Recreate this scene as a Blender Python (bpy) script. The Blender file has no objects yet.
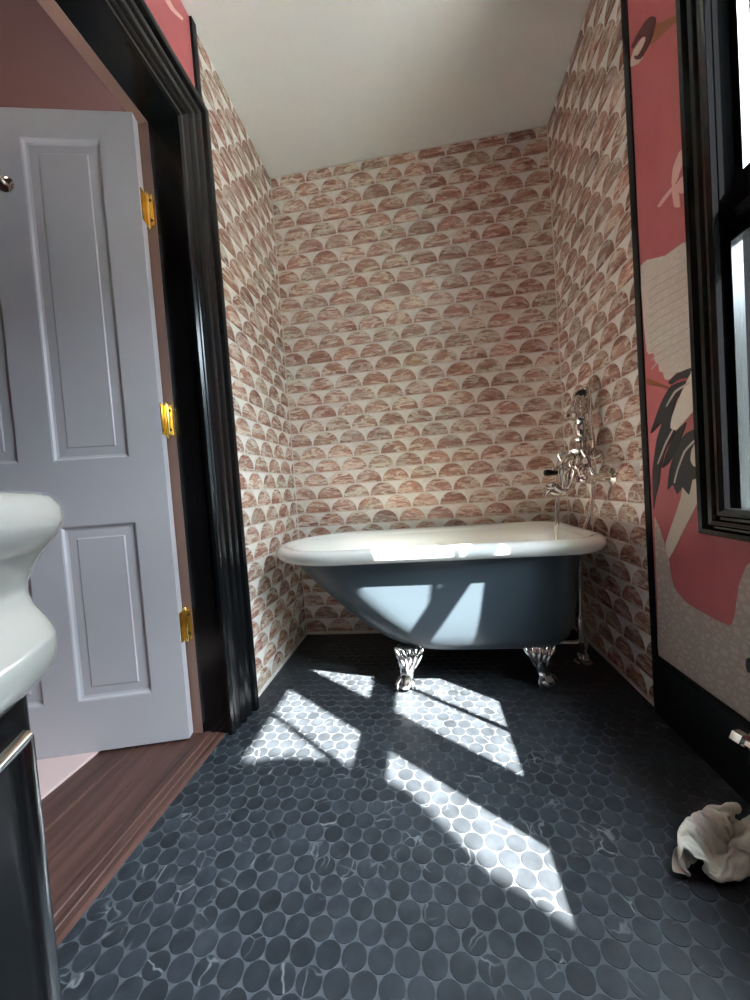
import bpy, math, random
from mathutils import Vector, Matrix
random.seed(7)
# ------------------------------------------------------------------ units
K = 0.86                     # metres per working unit (camera height = 1 unit)
F_PX, YAW, PITCH, ROLL = 376.05, math.radians(7.62), math.radians(-2.003), math.radians(4.168)
COL = bpy.context.scene.collection
scene = bpy.context.scene

# ------------------------------------------------------------------ camera
fw = Vector((-math.sin(YAW)*math.cos(PITCH), math.cos(YAW)*math.cos(PITCH), math.sin(PITCH)))
rt0 = Vector((math.cos(YAW), math.sin(YAW), 0)); up0 = rt0.cross(fw)
rt = rt0*math.cos(ROLL) - up0*math.sin(ROLL)
up = up0*math.cos(ROLL) + rt0*math.sin(ROLL)
cam_d = bpy.data.cameras.new('camera'); cam = bpy.data.objects.new('camera', cam_d); COL.objects.link(cam)
m = Matrix.Identity(4)
for i in range(3):
    m[i][0] = rt[i]; m[i][1] = up[i]; m[i][2] = -fw[i]
m[2][3] = K
cam.matrix_world = m
cam_d.sensor_fit = 'HORIZONTAL'; cam_d.sensor_width = 36.0; cam_d.lens = F_PX/750*36
cam_d.clip_start = 0.02
scene.camera = cam

# ------------------------------------------------------------------ light
world = bpy.data.worlds.new('world'); scene.world = world; world.use_nodes = True
bg = world.node_tree.nodes['Background']
bg.inputs['Color'].default_value = (0.74, 0.87, 1.0, 1); bg.inputs['Strength'].default_value = 20.0
sun_d = bpy.data.lights.new('sun', 'SUN'); sun = bpy.data.objects.new('sun', sun_d); COL.objects.link(sun)
sun_d.energy = 38.0; sun_d.angle = math.radians(0.6); sun_d.color = (1.0, 0.972, 0.92)
SUN = Vector((-1, 0.775, -1.41)).normalized()
sun.rotation_euler = SUN.to_track_quat('-Z', 'Y').to_euler()
sun.location = (4, -4, 6)
for (py0, py1) in ((0.69, 1.26), (-0.05, 0.54)):
    pd = bpy.data.lights.new('window_portal', 'AREA'); po = bpy.data.objects.new('window_portal', pd); COL.objects.link(po)
    pd.shape = 'RECTANGLE'; pd.size = K*1.85; pd.size_y = K*(py1-py0); pd.cycles.is_portal = True
    po.location = (K*1.05, K*(py0+py1)/2, K*1.75); po.rotation_euler = (0, math.radians(90), 0)
scene.view_settings.view_transform = 'Standard'; scene.view_settings.look = 'None'
scene.view_settings.exposure = 1.8; scene.view_settings.gamma = 1.0
scene.view_settings.use_curve_mapping = False
scene.cycles.max_bounces = 14; scene.cycles.diffuse_bounces = 9; scene.cycles.glossy_bounces = 6

# ------------------------------------------------------------------ helpers
def lin(c):
    c = c/255.0
    return c/12.92 if c <= 0.04045 else ((c+0.055)/1.055)**2.4
def rgb(r, g, b): return (lin(r), lin(g), lin(b), 1)

def mat(name, color=(0.8, 0.8, 0.8, 1), rough=0.5, metal=0.0, coat=0.0, spec=0.5):
    M = bpy.data.materials.new(name); M.use_nodes = True
    b = M.node_tree.nodes['Principled BSDF']
    b.inputs['Base Color'].default_value = color; b.inputs['Roughness'].default_value = rough
    b.inputs['Metallic'].default_value = metal; b.inputs['Coat Weight'].default_value = coat
    b.inputs['Specular IOR Level'].default_value = spec
    return M
class NT:
    def __init__(s, M): s.t = M.node_tree; s.b = s.t.nodes['Principled BSDF']
    def n(s, kind, **kw):
        x = s.t.nodes.new(kind)
        for k, v in kw.items(): setattr(x, k, v)
        return x
    def l(s, a, b): s.t.links.new(a, b)
    def noise(s, vec, scale, detail=4, rough=0.55, dist=0.0):
        x = s.n('ShaderNodeTexNoise'); x.inputs['Scale'].default_value = scale
        x.inputs['Detail'].default_value = detail; x.inputs['Roughness'].default_value = rough
        x.inputs['Distortion'].default_value = dist
        s.l(vec, x.inputs['Vector']); return x
    def ramp(s, fac, stops, interp='LINEAR'):
        x = s.n('ShaderNodeValToRGB'); cr = x.color_ramp; cr.interpolation = interp
        while len(cr.elements) < len(stops): cr.elements.new(0.5)
        for e, (p, c) in zip(cr.elements, stops): e.position = p; e.color = c
        s.l(fac, x.inputs['Fac']); return x
    def mix(s, fac, a, b, blend='MIX'):
        x = s.n('ShaderNodeMix', data_type='RGBA', blend_type=blend)
        for sock, v in ((x.inputs['Factor'], fac), (x.inputs['A'], a), (x.inputs['B'], b)):
            if isinstance(v, (tuple, float, int)): sock.default_value = v
            else: s.l(v, sock)
        return x.outputs['Result']
    def mapping(s, vec, scale=(1, 1, 1), loc=None, rot=None):
        x = s.n('ShaderNodeMapping'); x.inputs['Scale'].default_value = scale
        s.l(vec, x.inputs['Vector'])
        if loc is not None: s.l(loc, x.inputs['Location'])
        if rot is not None: x.inputs['Rotation'].default_value = rot
        return x.outputs['Vector']
    def pos(s): return s.n('ShaderNodeNewGeometry').outputs['Position']
    def rand(s):
        g = s.n('ShaderNodeNewGeometry'); o = s.n('ShaderNodeObjectInfo')
        a = s.n('ShaderNodeMath', operation='ADD'); s.l(g.outputs['Random Per Island'], a.inputs[0]); s.l(o.outputs['Random'], a.inputs[1])
        f = s.n('ShaderNodeMath', operation='FRACT'); s.l(a.outputs[0], f.inputs[0]); return f.outputs[0]
    def randvec(s, r, amp):
        w = s.n('ShaderNodeTexWhiteNoise', noise_dimensions='1D'); s.l(r, w.inputs['W'])
        v = s.n('ShaderNodeVectorMath', operation='SCALE'); s.l(w.outputs['Color'], v.inputs[0]); v.inputs['Scale'].default_value = amp
        return v.outputs[0]
    def bump(s, h, strength=0.2, dist=0.01):
        x = s.n('ShaderNodeBump'); x.inputs['Strength'].default_value = strength; x.inputs['Distance'].default_value = dist
        s.l(h, x.inputs['Height']); s.l(x.outputs['Normal'], s.b.inputs['Normal'])

ORI = {}                     # object -> world origin in metres
class G:
    rs = 1.0                  # radius factor for turned and bent parts
    def __init__(s): s.v = []; s.f = []
    def add(s, v, f):
        o = len(s.v); s.v += [tuple(p) for p in v]; s.f += [tuple(i+o for i in q) for q in f]; return s
    def box(s, a, b):
        x0, y0, z0 = [min(p, q) for p, q in zip(a, b)]; x1, y1, z1 = [max(p, q) for p, q in zip(a, b)]
        v = [(x, y, z) for z in (z0, z1) for y in (y0, y1) for x in (x0, x1)]
        return s.add(v, [(0, 2, 3, 1), (4, 5, 7, 6), (0, 1, 5, 4), (2, 6, 7, 3), (0, 4, 6, 2), (1, 3, 7, 5)])
    def loft(s, rings, closed=True, cap0=True, cap1=True):
        n = len(rings[0]); v = [p for r in rings for p in r]; f = []
        for k in range(len(rings)-1):
            for i in range(n if closed else n-1):
                j = (i+1) % n
                f.append((k*n+i, k*n+j, (k+1)*n+j, (k+1)*n+i))
        if closed and cap0: f.append(tuple(reversed(range(n))))
        if closed and cap1: f.append(tuple((len(rings)-1)*n+i for i in range(n)))
        return s.add(v, f)
    def prism(s, poly, off):            # poly: list of 3D points, off: vector
        o = Vector(off); return s.loft([[Vector(p) for p in poly], [Vector(p)+o for p in poly]])
    def tube(s, pts, r, n=12, flat=None):
        pts = [Vector(p) for p in pts]; rr = [q*G.rs for q in (r if isinstance(r, (list, tuple)) else [r]*len(pts))]
        t0 = (pts[1]-pts[0]).normalized(); a = Vector((0, 0, 1)) if abs(t0.z) < 0.9 else Vector((1, 0, 0))
        u = t0.cross(a).normalized(); rings = []
        for i, p in enumerate(pts):
            t = (pts[min(i+1, len(pts)-1)]-pts[max(i-1, 0)]).normalized()
            u = (u-t*u.dot(t)).normalized(); w = t.cross(u)
            rings.append([p+(u*math.cos(2*math.pi*k/n)+w*math.sin(2*math.pi*k/n)*(flat or 1))*rr[i] for k in range(n)])
        return s.loft(rings)
    def lathe(s, origin, axis, prof, n=20):   # prof: (radius, distance along axis)
        o = Vector(origin); t = Vector(axis).normalized(); a = Vector((0, 0, 1)) if abs(t.z) < 0.9 else Vector((1, 0, 0))
        u = t.cross(a).normalized(); w = t.cross(u)
        return s.loft([[o+t*d+(u*math.cos(2*math.pi*k/n)+w*math.sin(2*math.pi*k/n))*max(r*G.rs, 1e-4) for k in range(n)] for r, d in prof])
    def ball(s, c, r, n=14, sz=1.0):
        return s.lathe(Vector(c)-Vector((0, 0, r*sz)), (0, 0, 1), [(r*math.sin(math.pi*i/8), r*sz*(1-math.cos(math.pi*i/8))) for i in range(9)], n)
    def build(s, name, M, parent=None, origin=None, smooth=False, sub=0, fix=True):
        if parent is not None and origin is None: o = ORI[parent.name]
        else: o = Vector(origin)*K if origin is not None else Vector((0, 0, 0))
        me = bpy.data.meshes.new(name)
        me.from_pydata([Vector(p)*K-o for p in s.v], [], s.f)
        if fix:
            import bmesh
            bm = bmesh.new(); bm.from_mesh(me); bmesh.ops.recalc_face_normals(bm, faces=bm.faces); bm.to_mesh(me); bm.free()
        me.materials.append(M)
        if smooth:
            me.polygons.foreach_set('use_smooth', [True]*len(me.polygons))
            try: me.set_sharp_from_angle(angle=math.radians(smooth if smooth is not True else 50))
            except Exception: pass
        ob = bpy.data.objects.new(name, me); COL.objects.link(ob)
        if parent is not None:
            ob.parent = parent; ob.location = o-ORI[parent.name]
        else: ob.location = o
        ORI[ob.name] = o.copy()
        if sub:
            md = ob.modifiers.new('sub', 'SUBSURF'); md.levels = sub; md.render_levels = sub
        return ob
def empty(name, loc):
    o = bpy.data.objects.new(name, None); COL.objects.link(o); o.location = Vector(loc)*K; ORI[o.name] = Vector(loc)*K
    o.empty_display_size = 0.05
    return o
def tag(o, label=None, cat=None, group=None, kind=None):
    if label: o['label'] = label
    if cat: o['category'] = cat
    if group: o['group'] = group
    if kind: o['kind'] = kind
    return o
def bez(pts, n=8):                      # Catmull-Rom through points
    P_ = [Vector(p) for p in pts]; out = []
    for i in range(len(P_)-1):
        p0 = P_[max(i-1, 0)]; p1 = P_[i]; p2 = P_[i+1]; p3 = P_[min(i+2, len(P_)-1)]
        for k in range(n):
            t = k/n
            out.append(0.5*((2*p1)+(p2-p0)*t+(2*p0-5*p1+4*p2-p3)*t*t+(3*p1-p0-3*p2+p3)*t**3))
    out.append(P_[-1]); return out
CAM = Vector((0, 0, 1))
def ray(px, py): return fw + rt*((px-375)/F_PX) + up*((500-py)/F_PX)
def on(px, py, ax, val):                # pixel -> point of a plane that the thing lies on
    d = ray(px, py); t = (val-CAM[ax])/d[ax]; return CAM+d*t
def pix(p):
    d = Vector(p)-CAM; z = d.dot(fw)
    return (375+F_PX*d.dot(rt)/z, 500-F_PX*d.dot(up)/z) if z > 0.01 else (-999, -999)

# ------------------------------------------------------------------ materials
def chrome(name, c=(0.78, 0.75, 0.70, 1), r=0.05):
    return mat(name, c, r, 1.0)
M_chrome = chrome('polished_nickel')
M_silver = chrome('polished_silver', (0.85, 0.84, 0.82, 1), 0.16)
M_brass = chrome('brass', (0.82, 0.55, 0.16, 1), 0.25)
M_blackpaint = mat('black_gloss_paint', rgb(16, 16, 17), 0.2, 0, 0.0, 0.42)
T = NT(M_blackpaint); nz = T.noise(T.mapping(T.pos(), (60, 60, 2.2)), 1.0, 3); T.bump(nz.outputs['Fac'], 0.09, 0.004)
M_blackmatt = mat('black_satin_paint', rgb(15, 16, 18), 0.45, 0, 0, 0.3)
M_blackdull = mat('black_flat_paint', rgb(9, 9, 10), 0.8, 0, 0, 0.0)
M_doorwhite = mat('white_door_paint', rgb(182, 176, 178), 0.38)
M_jambtan = mat('tan_paint', rgb(142, 108, 95), 0.5)
M_ceil = mat('ceiling_paint', rgb(214, 213, 208), 0.75)
T = NT(M_ceil); nz = T.noise(T.pos(), 45, 3); T.bump(nz.outputs['Fac'], 0.04, 0.01)
M_grout = mat('wall_grout', rgb(212, 202, 192), 0.8)
M_fgrout = mat('floor_grout', rgb(72, 75, 79), 0.85)
M_hall = mat('hall_red_paint', rgb(84, 49, 40), 0.6)
M_plain = mat('wall_core', rgb(200, 195, 190), 0.8)
M_porcelain = mat('shade_greyed_porcelain', rgb(172, 168, 159), 0.12, 0, 0.6)  # white glaze greyed to stand in for shade falling on it
M_enamel = mat('white_enamel', rgb(228, 227, 221), 0.13, 0, 0.5)
M_tubpaint = mat('slate_blue_enamel_paint', rgb(66, 76, 84), 0.36, 0, 0.12)
M_blackceramic = mat('black_porcelain', rgb(12, 12, 13), 0.12)
M_rubber = mat('black_rubber', rgb(16, 16, 16), 0.6)

def marble_pink():
    M = mat('pink_marble', (0.5, 0.3, 0.25, 1), 0.26); T = NT(M)
    r = T.rand(); off = T.randvec(r, 40.0); p = T.pos()
    v = T.mapping(p, (6, 6, 24), off)
    a = T.noise(v, 1.0, 6, 0.62, 1.1)
    base = T.ramp(a.outputs['Fac'], [(0.24, rgb(112, 82, 72)), (0.37, rgb(152, 108, 94)), (0.46, rgb(178, 136, 120)), (0.53, rgb(196, 160, 143)), (0.58, rgb(214, 196, 180)), (0.63, rgb(168, 124, 108)), (0.72, rgb(158, 146, 128)), (0.82, rgb(204, 188, 170))])
    v2 = T.mapping(p, (11, 11, 50), off)
    b = T.noise(v2, 1.0, 6, 0.6, 2.0)
    vein = T.ramp(b.outputs['Fac'], [(0.0, (0, 0, 0, 1)), (0.40, (0, 0, 0, 1)), (0.435, (0.95, 0.95, 0.95, 1)), (0.47, (0, 0, 0, 1)), (0.57, (0, 0, 0, 1)), (0.595, (0.7, 0.7, 0.7, 1)), (0.62, (0, 0, 0, 1))])
    c1 = T.mix(vein.outputs['Color'], base.outputs['Color'], rgb(92, 70, 60))
    c = T.noise(T.mapping(p, (5, 5, 19), off), 1.7, 3, 0.5, 0.9)
    wh = T.ramp(c.outputs['Fac'], [(0.52, (0, 0, 0, 1)), (0.58, (0.95, 0.95, 0.95, 1)), (0.69, (0, 0, 0, 1))])
    c2 = T.mix(wh.outputs['Color'], c1, rgb(224, 214, 200))
    # per piece tone
    tone = T.ramp(r, [(0.0, (0.78, 0.77, 0.77, 1)), (0.2, (1.0, 0.96, 0.94, 1)), (0.4, (1.12, 1.10, 1.06, 1)), (0.6, (0.90, 0.96, 0.92, 1)), (0.8, (1.12, 1.02, 0.98, 1)), (1.0, (0.84, 0.80, 0.79, 1))])
    c3 = T.mix(1.0, c2, tone.outputs['Color'], 'MULTIPLY')
    T.l(c3, T.b.inputs['Base Color']); return M
def marble_white():
    M = mat('white_marble', (0.7, 0.7, 0.68, 1), 0.28); T = NT(M)
    r = T.rand(); off = T.randvec(r, 30.0)
    a = T.noise(T.mapping(T.pos(), (9, 9, 14), off), 1.0, 5, 0.6, 1.0)
    base = T.ramp(a.outputs['Fac'], [(0.3, rgb(222, 214, 206)), (0.5, rgb(230, 224, 217)), (0.62, rgb(214, 203, 194)), (0.7, rgb(228, 222, 216))])
    T.l(base.outputs['Color'], T.b.inputs['Base Color']); return M
def marble_black():
    M = mat('black_marble', (0.03, 0.03, 0.035, 1), 0.46, 0, 0, 0.38); T = NT(M)
    r = T.rand(); off = T.randvec(r, 12.0); p = T.mapping(T.pos(), (1, 1, 1), off)
    w = T.noise(p, 9, 3); ws = T.n('ShaderNodeVectorMath', operation='SCALE'); T.l(w.outputs['Color'], ws.inputs[0]); ws.inputs['Scale'].default_value = 0.09
    ad = T.n('ShaderNodeVectorMath', operation='ADD'); T.l(p, ad.inputs[0]); T.l(ws.outputs[0], ad.inputs[1])
    vo = T.n('ShaderNodeTexVoronoi', feature='DISTANCE_TO_EDGE'); vo.inputs['Scale'].default_value = 13; T.l(ad.outputs[0], vo.inputs['Vector'])
    vein = T.ramp(vo.outputs['Distance'], [(0.0, (1, 1, 1, 1)), (0.010, (0.7, 0.7, 0.7, 1)), (0.028, (0, 0, 0, 1))])
    mk = T.noise(p, 7, 2); msk = T.ramp(mk.outputs['Fac'], [(0.54, (0, 0, 0, 1)), (0.66, (0.5, 0.5, 0.5, 1))])
    fac = T.mix(1.0, vein.outputs['Color'], msk.outputs['Color'], 'MULTIPLY')
    cl = T.noise(p, 22, 4); base = T.ramp(cl.outputs['Fac'], [(0.3, rgb(31, 34, 38)), (0.7, rgb(48, 52, 57))])
    tone = T.ramp(r, [(0.0, (0.8, 0.8, 0.8, 1)), (1.0, (1.2, 1.2, 1.2, 1))])
    b2 = T.mix(1.0, base.outputs['Color'], tone.outputs['Color'], 'MULTIPLY')
    T.l(T.mix(fac, b2, rgb(150, 152, 154)), T.b.inputs['Base Color'])
    return M
def wood():
    M = mat('red_brown_wood', (0.1, 0.05, 0.04, 1), 0.42); T = NT(M)
    r = T.rand(); off = T.randvec(r, 9.0)
    a = T.noise(T.mapping(T.pos(), (26, 1.6, 26), off), 1.0, 6, 0.6, 0.8)
    base = T.ramp(a.outputs['Fac'], [(0.25, rgb(44, 28, 24)), (0.45, rgb(72, 47, 40)), (0.6, rgb(92, 62, 53)), (0.75, rgb(62, 40, 35))])
    T.l(base.outputs['Color'], T.b.inputs['Base Color']); T.bump(a.outputs['Fac'], 0.15, 0.004); return M
def wallpaper():
    M = mat('pink_wallpaper', rgb(180, 98, 99), 0.6); T = NT(M)
    a = T.noise(T.mapping(T.pos(), (6, 6, 6)), 1.0, 4)
    base = T.ramp(a.outputs['Fac'], [(0.3, rgb(178, 92, 95)), (0.7, rgb(192, 106, 106))])
    T.l(base.outputs['Color'], T.b.inputs['Base Color']); return M
def printed(name, c0, c1, scale, rough=0.6):
    M = mat(name, c0, rough); T = NT(M)
    w = T.noise(T.pos(), 10, 2); 
    v = T.n('ShaderNodeTexVoronoi', feature='DISTANCE_TO_EDGE'); v.inputs['Scale'].default_value = 1.0
    T.l(T.mapping(T.pos(), scale, rot=(0.5, 0, 0)), v.inputs['Vector'])
    rp = T.ramp(v.outputs['Distance'], [(0.0, c1), (0.10, c1), (0.22, c0)])
    T.l(rp.outputs['Color'], T.b.inputs['Base Color']); return M
M_pink = marble_pink(); M_white = marble_white(); M_black = marble_black(); M_wood = wood(); M_paper = wallpaper()
M_cream = printed('cream_feather_print', rgb(196, 186, 172), rgb(182, 166, 154), (34, 34, 52))
M_wing = printed('white_wing_print', rgb(206, 196, 184), rgb(198, 186, 175), (30, 40, 90))
M_creamplain = mat('cream_print', rgb(214, 203, 186), 0.6)
M_palepink = mat('pale_pink_print', rgb(222, 182, 172), 0.6)
M_darkprint = mat('charcoal_print', rgb(50, 48, 48), 0.6)
M_maroon = mat('maroon_print', rgb(92, 44, 46), 0.6)
M_ochre = mat('ochre_print', rgb(150, 92, 56), 0.6)
M_greyline = mat('grey_print', rgb(182, 171, 160), 0.6)
def linen():
    M = mat('cream_linen', rgb(214, 212, 200), 0.85); T = NT(M)
    a = T.noise(T.pos(), 400, 2); T.bump(a.outputs['Fac'], 0.25, 0.002); return M
M_linen = linen()
M_rug = mat('pale_pink_rug', rgb(206, 178, 172), 0.9)
def glass():
    M = bpy.data.materials.new('window_glass'); M.use_nodes = True; t = M.node_tree; t.nodes.clear()
    o = t.nodes.new('ShaderNodeOutputMaterial'); mx = t.nodes.new('ShaderNodeMixShader')
    tr = t.nodes.new('ShaderNodeBsdfTransparent'); gl = t.nodes.new('ShaderNodeBsdfGlossy'); gl.inputs['Roughness'].default_value = 0.02
    tr.inputs['Color'].default_value = (0.97, 0.985, 0.98, 1)
    mx.inputs[0].default_value = 0.07; t.links.new(tr.outputs[0], mx.inputs[1]); t.links.new(gl.outputs[0], mx.inputs[2]); t.links.new(mx.outputs[0], o.inputs[0]); return M
M_glass = glass()
M_siding = mat('pale_blue_siding', rgb(33, 40, 50), 0.7)
M_brownroof = mat('brown_roof', rgb(110, 70, 55), 0.8)
M_leaf = mat('green_foliage', rgb(70, 100, 50), 0.8)
M_lawn = mat('pale_paving', rgb(214, 211, 204), 0.9)
M_bark = mat('bark', rgb(80, 60, 45), 0.9)

# ------------------------------------------------------------------ room dimensions (units of camera height)
XL, XR, YB, ZC = -0.888, 0.890, 2.514, 3.128
YF = -1.5                     # wall behind the camera
TY = 1.664                    # where the tiled alcove begins
DO0, DO1, DZ = 0.50, 1.462, 2.545      # doorway opening along y, its head
TT = 0.004                    # tile thickness
HX = -2.75                    # far wall of the hall

# floor -------------------------------------------------------------
g = G(); g.box((-0.906, YF, -0.06), (XR+0.02, YB+0.02, -0.0014))
floor = tag(g.build('floor', M_fgrout), 'dark penny round mosaic floor with grey grout', 'floor', kind='structure')
g = G(); g.box((XL-0.01, YF-0.1, ZC), (XR+0.18, YB+0.1, ZC+0.08))
tag(g.build('ceiling', M_ceil), 'plain off-white painted ceiling', 'ceiling', kind='structure')
# back wall
g = G(); g.box((XL-0.1, YB+TT, -0.06), (XR+0.1, YB+0.12, ZC))
wall_back = tag(g.build('wall_back', M_grout), 'wall of pink marble half-moon tiles behind the bathtub', 'wall', kind='structure')
# left wall, with the doorway
g = G()
WT = 0.17
g.box((XL-TT, DO1, -0.06), (XL-WT, YB+0.01, ZC)); g.box((XL-TT, DO0, DZ), (XL-WT, DO1, ZC)); g.box((XL-TT, YF, -0.06), (XL-WT, DO0, ZC))
wall_left = tag(g.build('wall_left', M_grout), 'wall with the doorway, tiled beside the bathtub', 'wall', kind='structure')
# right wall with two window openings
WZ0, WZ1 = 0.80, 2.62
W1 = (0.66, 1.29); W2 = (-0.08, 0.57)
g = G()
xo = XR+0.15
g.box((XR+TT, YF, -0.06), (xo, YB+0.01, WZ0)); g.box((XR+TT, YF, WZ1), (xo, YB+0.01, ZC))
g.box((XR+TT, W1[1], WZ0), (xo, YB+0.01, WZ1)); g.box((XR+TT, W2[1], WZ0), (xo, W1[0], WZ1)); g.box((XR+TT, YF, WZ0), (xo, W2[0], WZ1))
wall_right = tag(g.build('wall_right', M_grout), 'wall with the black framed windows and crane wallpaper', 'wall', kind='structure')
g = G(); g.box((XL-0.2, YF-0.1, -0.06), (XR+0.16, YF, ZC))
tag(g.build('wall_front', M_ceil), 'plain off-white wall opposite the tiled alcove', 'wall', kind='structure')

# ------------------------------------------------------------------ half-moon tiles
PU, PV, Z0, RD = 0.1842, 0.0922, 3.060, 0.0873      # pitch along, pitch up, base of the top row, dome radius
U0 = -0.825+RD                                       # a dome centre of row 0 on the back wall
def clip(poly, u0, u1, v0, v1):
    for ax, lim, sg in ((0, u0, 1), (0, u1, -1), (1, v0, 1), (1, v1, -1)):
        out = []
        for i, p in enumerate(poly):
            q = poly[(i+1) % len(poly)]
            a = sg*(p[ax]-lim) >= -1e-9; b = sg*(q[ax]-lim) >= -1e-9
            if a: out.append(p)
            if a != b:
                t = (lim-p[ax])/(q[ax]-p[ax]); out.append((p[0]+(q[0]-p[0])*t, p[1]+(q[1]-p[1])*t))
        poly = out
        if len(poly) < 3: return []
    return poly
NA = 11
def dome():      # base centre at origin, flat side down
    return [(-RD*math.cos(math.pi*i/NA), 0.004+(PV-0.010)*math.sin(math.pi*i/NA)) for i in range(NA+1)]
def spandrel():  # white piece between two domes; origin at the point where they meet
    gp = 0.0028; hh = PV-0.003; out = []
    ang = [math.pi/2*i/6 for i in range(7)]
    arc = [(-PU/2+(RD+gp)*math.sin(a), 0.004+(PV-0.010+gp)*math.cos(a)) for a in ang]     # down the left dome's flank
    arc = [(x, z) for x, z in arc if z < hh]
    left = [(-PU/2+0.030, hh)]+[p for p in arc if p[0] > -PU/2+0.031]
    left = [p for p in left if p[0] < -0.0009]
    left.append((-0.0012, 0.0055))
    right = [(-x, z) for x, z in reversed(left)]
    return left+right
def area(p): return abs(sum(p[i][0]*p[(i+1) % len(p)][1]-p[(i+1) % len(p)][0]*p[i][1] for i in range(len(p))))/2
def tile_wall(parent, place, nrm, u0, u1, v0, v1, uoff, tag_w):
    """place(u,v)->point on the tile face; nrm = outward normal; pieces become children of the wall"""
    nrm = Vector(nrm); items = []
    r = 0
    while Z0-r*PV > v0-PV:
        base = Z0-r*PV; sh = (r % 2)*PU/2
        k = math.floor((u0-uoff)/PU)-1
        while uoff+k*PU+sh < u1+PU:
            c = uoff+k*PU+sh
            for kind, sp, cu in (('tile', dome(), c), ('white_tile', spandrel(), c+PU/2)):
                full = [(x+cu, y+base) for x, y in sp]
                cl = clip(full, u0+0.002, u1-0.002, v0+0.002, v1-0.002)
                if len(cl) >= 3 and area(cl) > 0.0006:
                    items.append((kind, cu, base, cl, abs(area(cl)-area(full)) < 1e-7))
            k += 1
        r += 1
    shared = {}; rest = {'tile': G(), 'white_tile': G()}; cnt = {'tile': 0, 'white_tile': 0}
    # the lowest rows of the back wall stand behind the tub: they go last
    for kind, cu, base, cl, whole in items:
        M = M_pink if kind == 'tile' else M_white
        jit = random.uniform(-0.0006, 0.0006)
        if cnt[kind] >= 298:
            poly = [place(u, v) for u, v in cl]; rest[kind].prism([Vector(p)-nrm*TT for p in poly], nrm*(TT+jit)); continue
        cnt[kind] += 1
        org = Vector(place(cu, base))
        if whole and kind in shared: me = shared[kind]
        else:
            gg = G(); poly = [Vector(place(u, v))-org for u, v in cl]
            gg.prism([p-nrm*TT for p in poly], nrm*TT)
            me = bpy.data.meshes.new(kind); me.from_pydata([p*K for p in (Vector(q) for q in gg.v)], [], gg.f); me.materials.append(M)
            import bmesh
            bm = bmesh.new(); bm.from_mesh(me); bmesh.ops.recalc_face_normals(bm, faces=bm.faces); bm.to_mesh(me); bm.free()
            if whole: shared[kind] = me
        ob = bpy.data.objects.new(kind, me); COL.objects.link(ob); ob.parent = parent
        ob.location = (org+nrm*jit)*K-ORI[parent.name]
    for kind, gg in rest.items():
        if gg.v: tag(gg.build('lower_'+kind+'s', M_pink if kind == 'tile' else M_white, parent), kind='stuff')
tile_wall(wall_back, lambda u, v: (u, YB, v), (0, -1, 0), XL, XR, 0.004, ZC-0.006, U0, 'b')
tile_wall(wall_left, lambda u, v: (XL, u, v), (1, 0, 0), TY+0.004, YB-0.003, 0.004, ZC-0.006, YB-0.055, 'l')
tile_wall(wall_right, lambda u, v: (XR, u, v), (-1, 0, 0), TY+0.004, YB-0.003, 0.004, ZC-0.006, 1.804-RD, 'r')

# ------------------------------------------------------------------ penny round floor
PX, PY, X0, Y0, PR = 0.0571, 0.0466, -0.302, 0.796, 0.0274
cells = []
nr0 = math.floor((YF-Y0)/PY); nr1 = math.ceil((YB-Y0)/PY)
for r in range(nr0, nr1+1):
    y = Y0+r*PY; sh = (r % 2)*PX/2
    k0 = math.floor((-0.906-X0)/PX)-1
    for k in range(k0, k0+36):
        x = X0+k*PX+sh
        poly = [(x+PR*math.cos(2*math.pi*i/18), y+PR*0.94*math.sin(2*math.pi*i/18)) for i in range(18)]
        x0 = -0.903 if y < DO1+0.02 else XL
        cl = clip(poly, x0, XR-0.001, YF, YB)
        if len(cl) < 3 or area(cl) < 0.0002: continue
        q = pix((x, y, 0)); vis = 62 < q[0] < 760 and q[1] < 1012 and y > 0.3
        if q[0] < 60+(q[1]-680)*0.12: vis = False
        if 672 < q[0] and 795 < q[1] < 900: vis = False
        d = (Vector((x, y, 0))-CAM).length
        cells.append((not vis, d, x, y, cl, len(cl) == 18))
cells.sort(key=lambda c: (c[0], c[1]))
rest = G(); me_full = None; n_single = 0
for inv, d, x, y, cl, whole in cells:
    jz = random.uniform(-0.0004, 0.0004)
    if n_single < 298 and whole and not inv:
        if me_full is None:
            gg = G(); gg.prism([(u-x, v-y, -0.004) for u, v in cl], (0, 0, 0.004))
            me_full = bpy.data.meshes.new('tile'); me_full.from_pydata([Vector(p)*K for p in gg.v], [], gg.f); me_full.materials.append(M_black)
            import bmesh
            bm = bmesh.new(); bm.from_mesh(me_full); bmesh.ops.recalc_face_normals(bm, faces=bm.faces); bm.to_mesh(me_full); bm.free()
        ob = bpy.data.objects.new('tile', me_full); COL.objects.link(ob); ob.parent = floor; ob.location = Vector((x, y, jz))*K
        n_single += 1
    else: rest.prism([(u, v, -0.004) for u, v in cl], (0, 0, 0.004+jz))
tag(rest.build('distant_penny_tiles', M_black, floor), kind='stuff')

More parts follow.
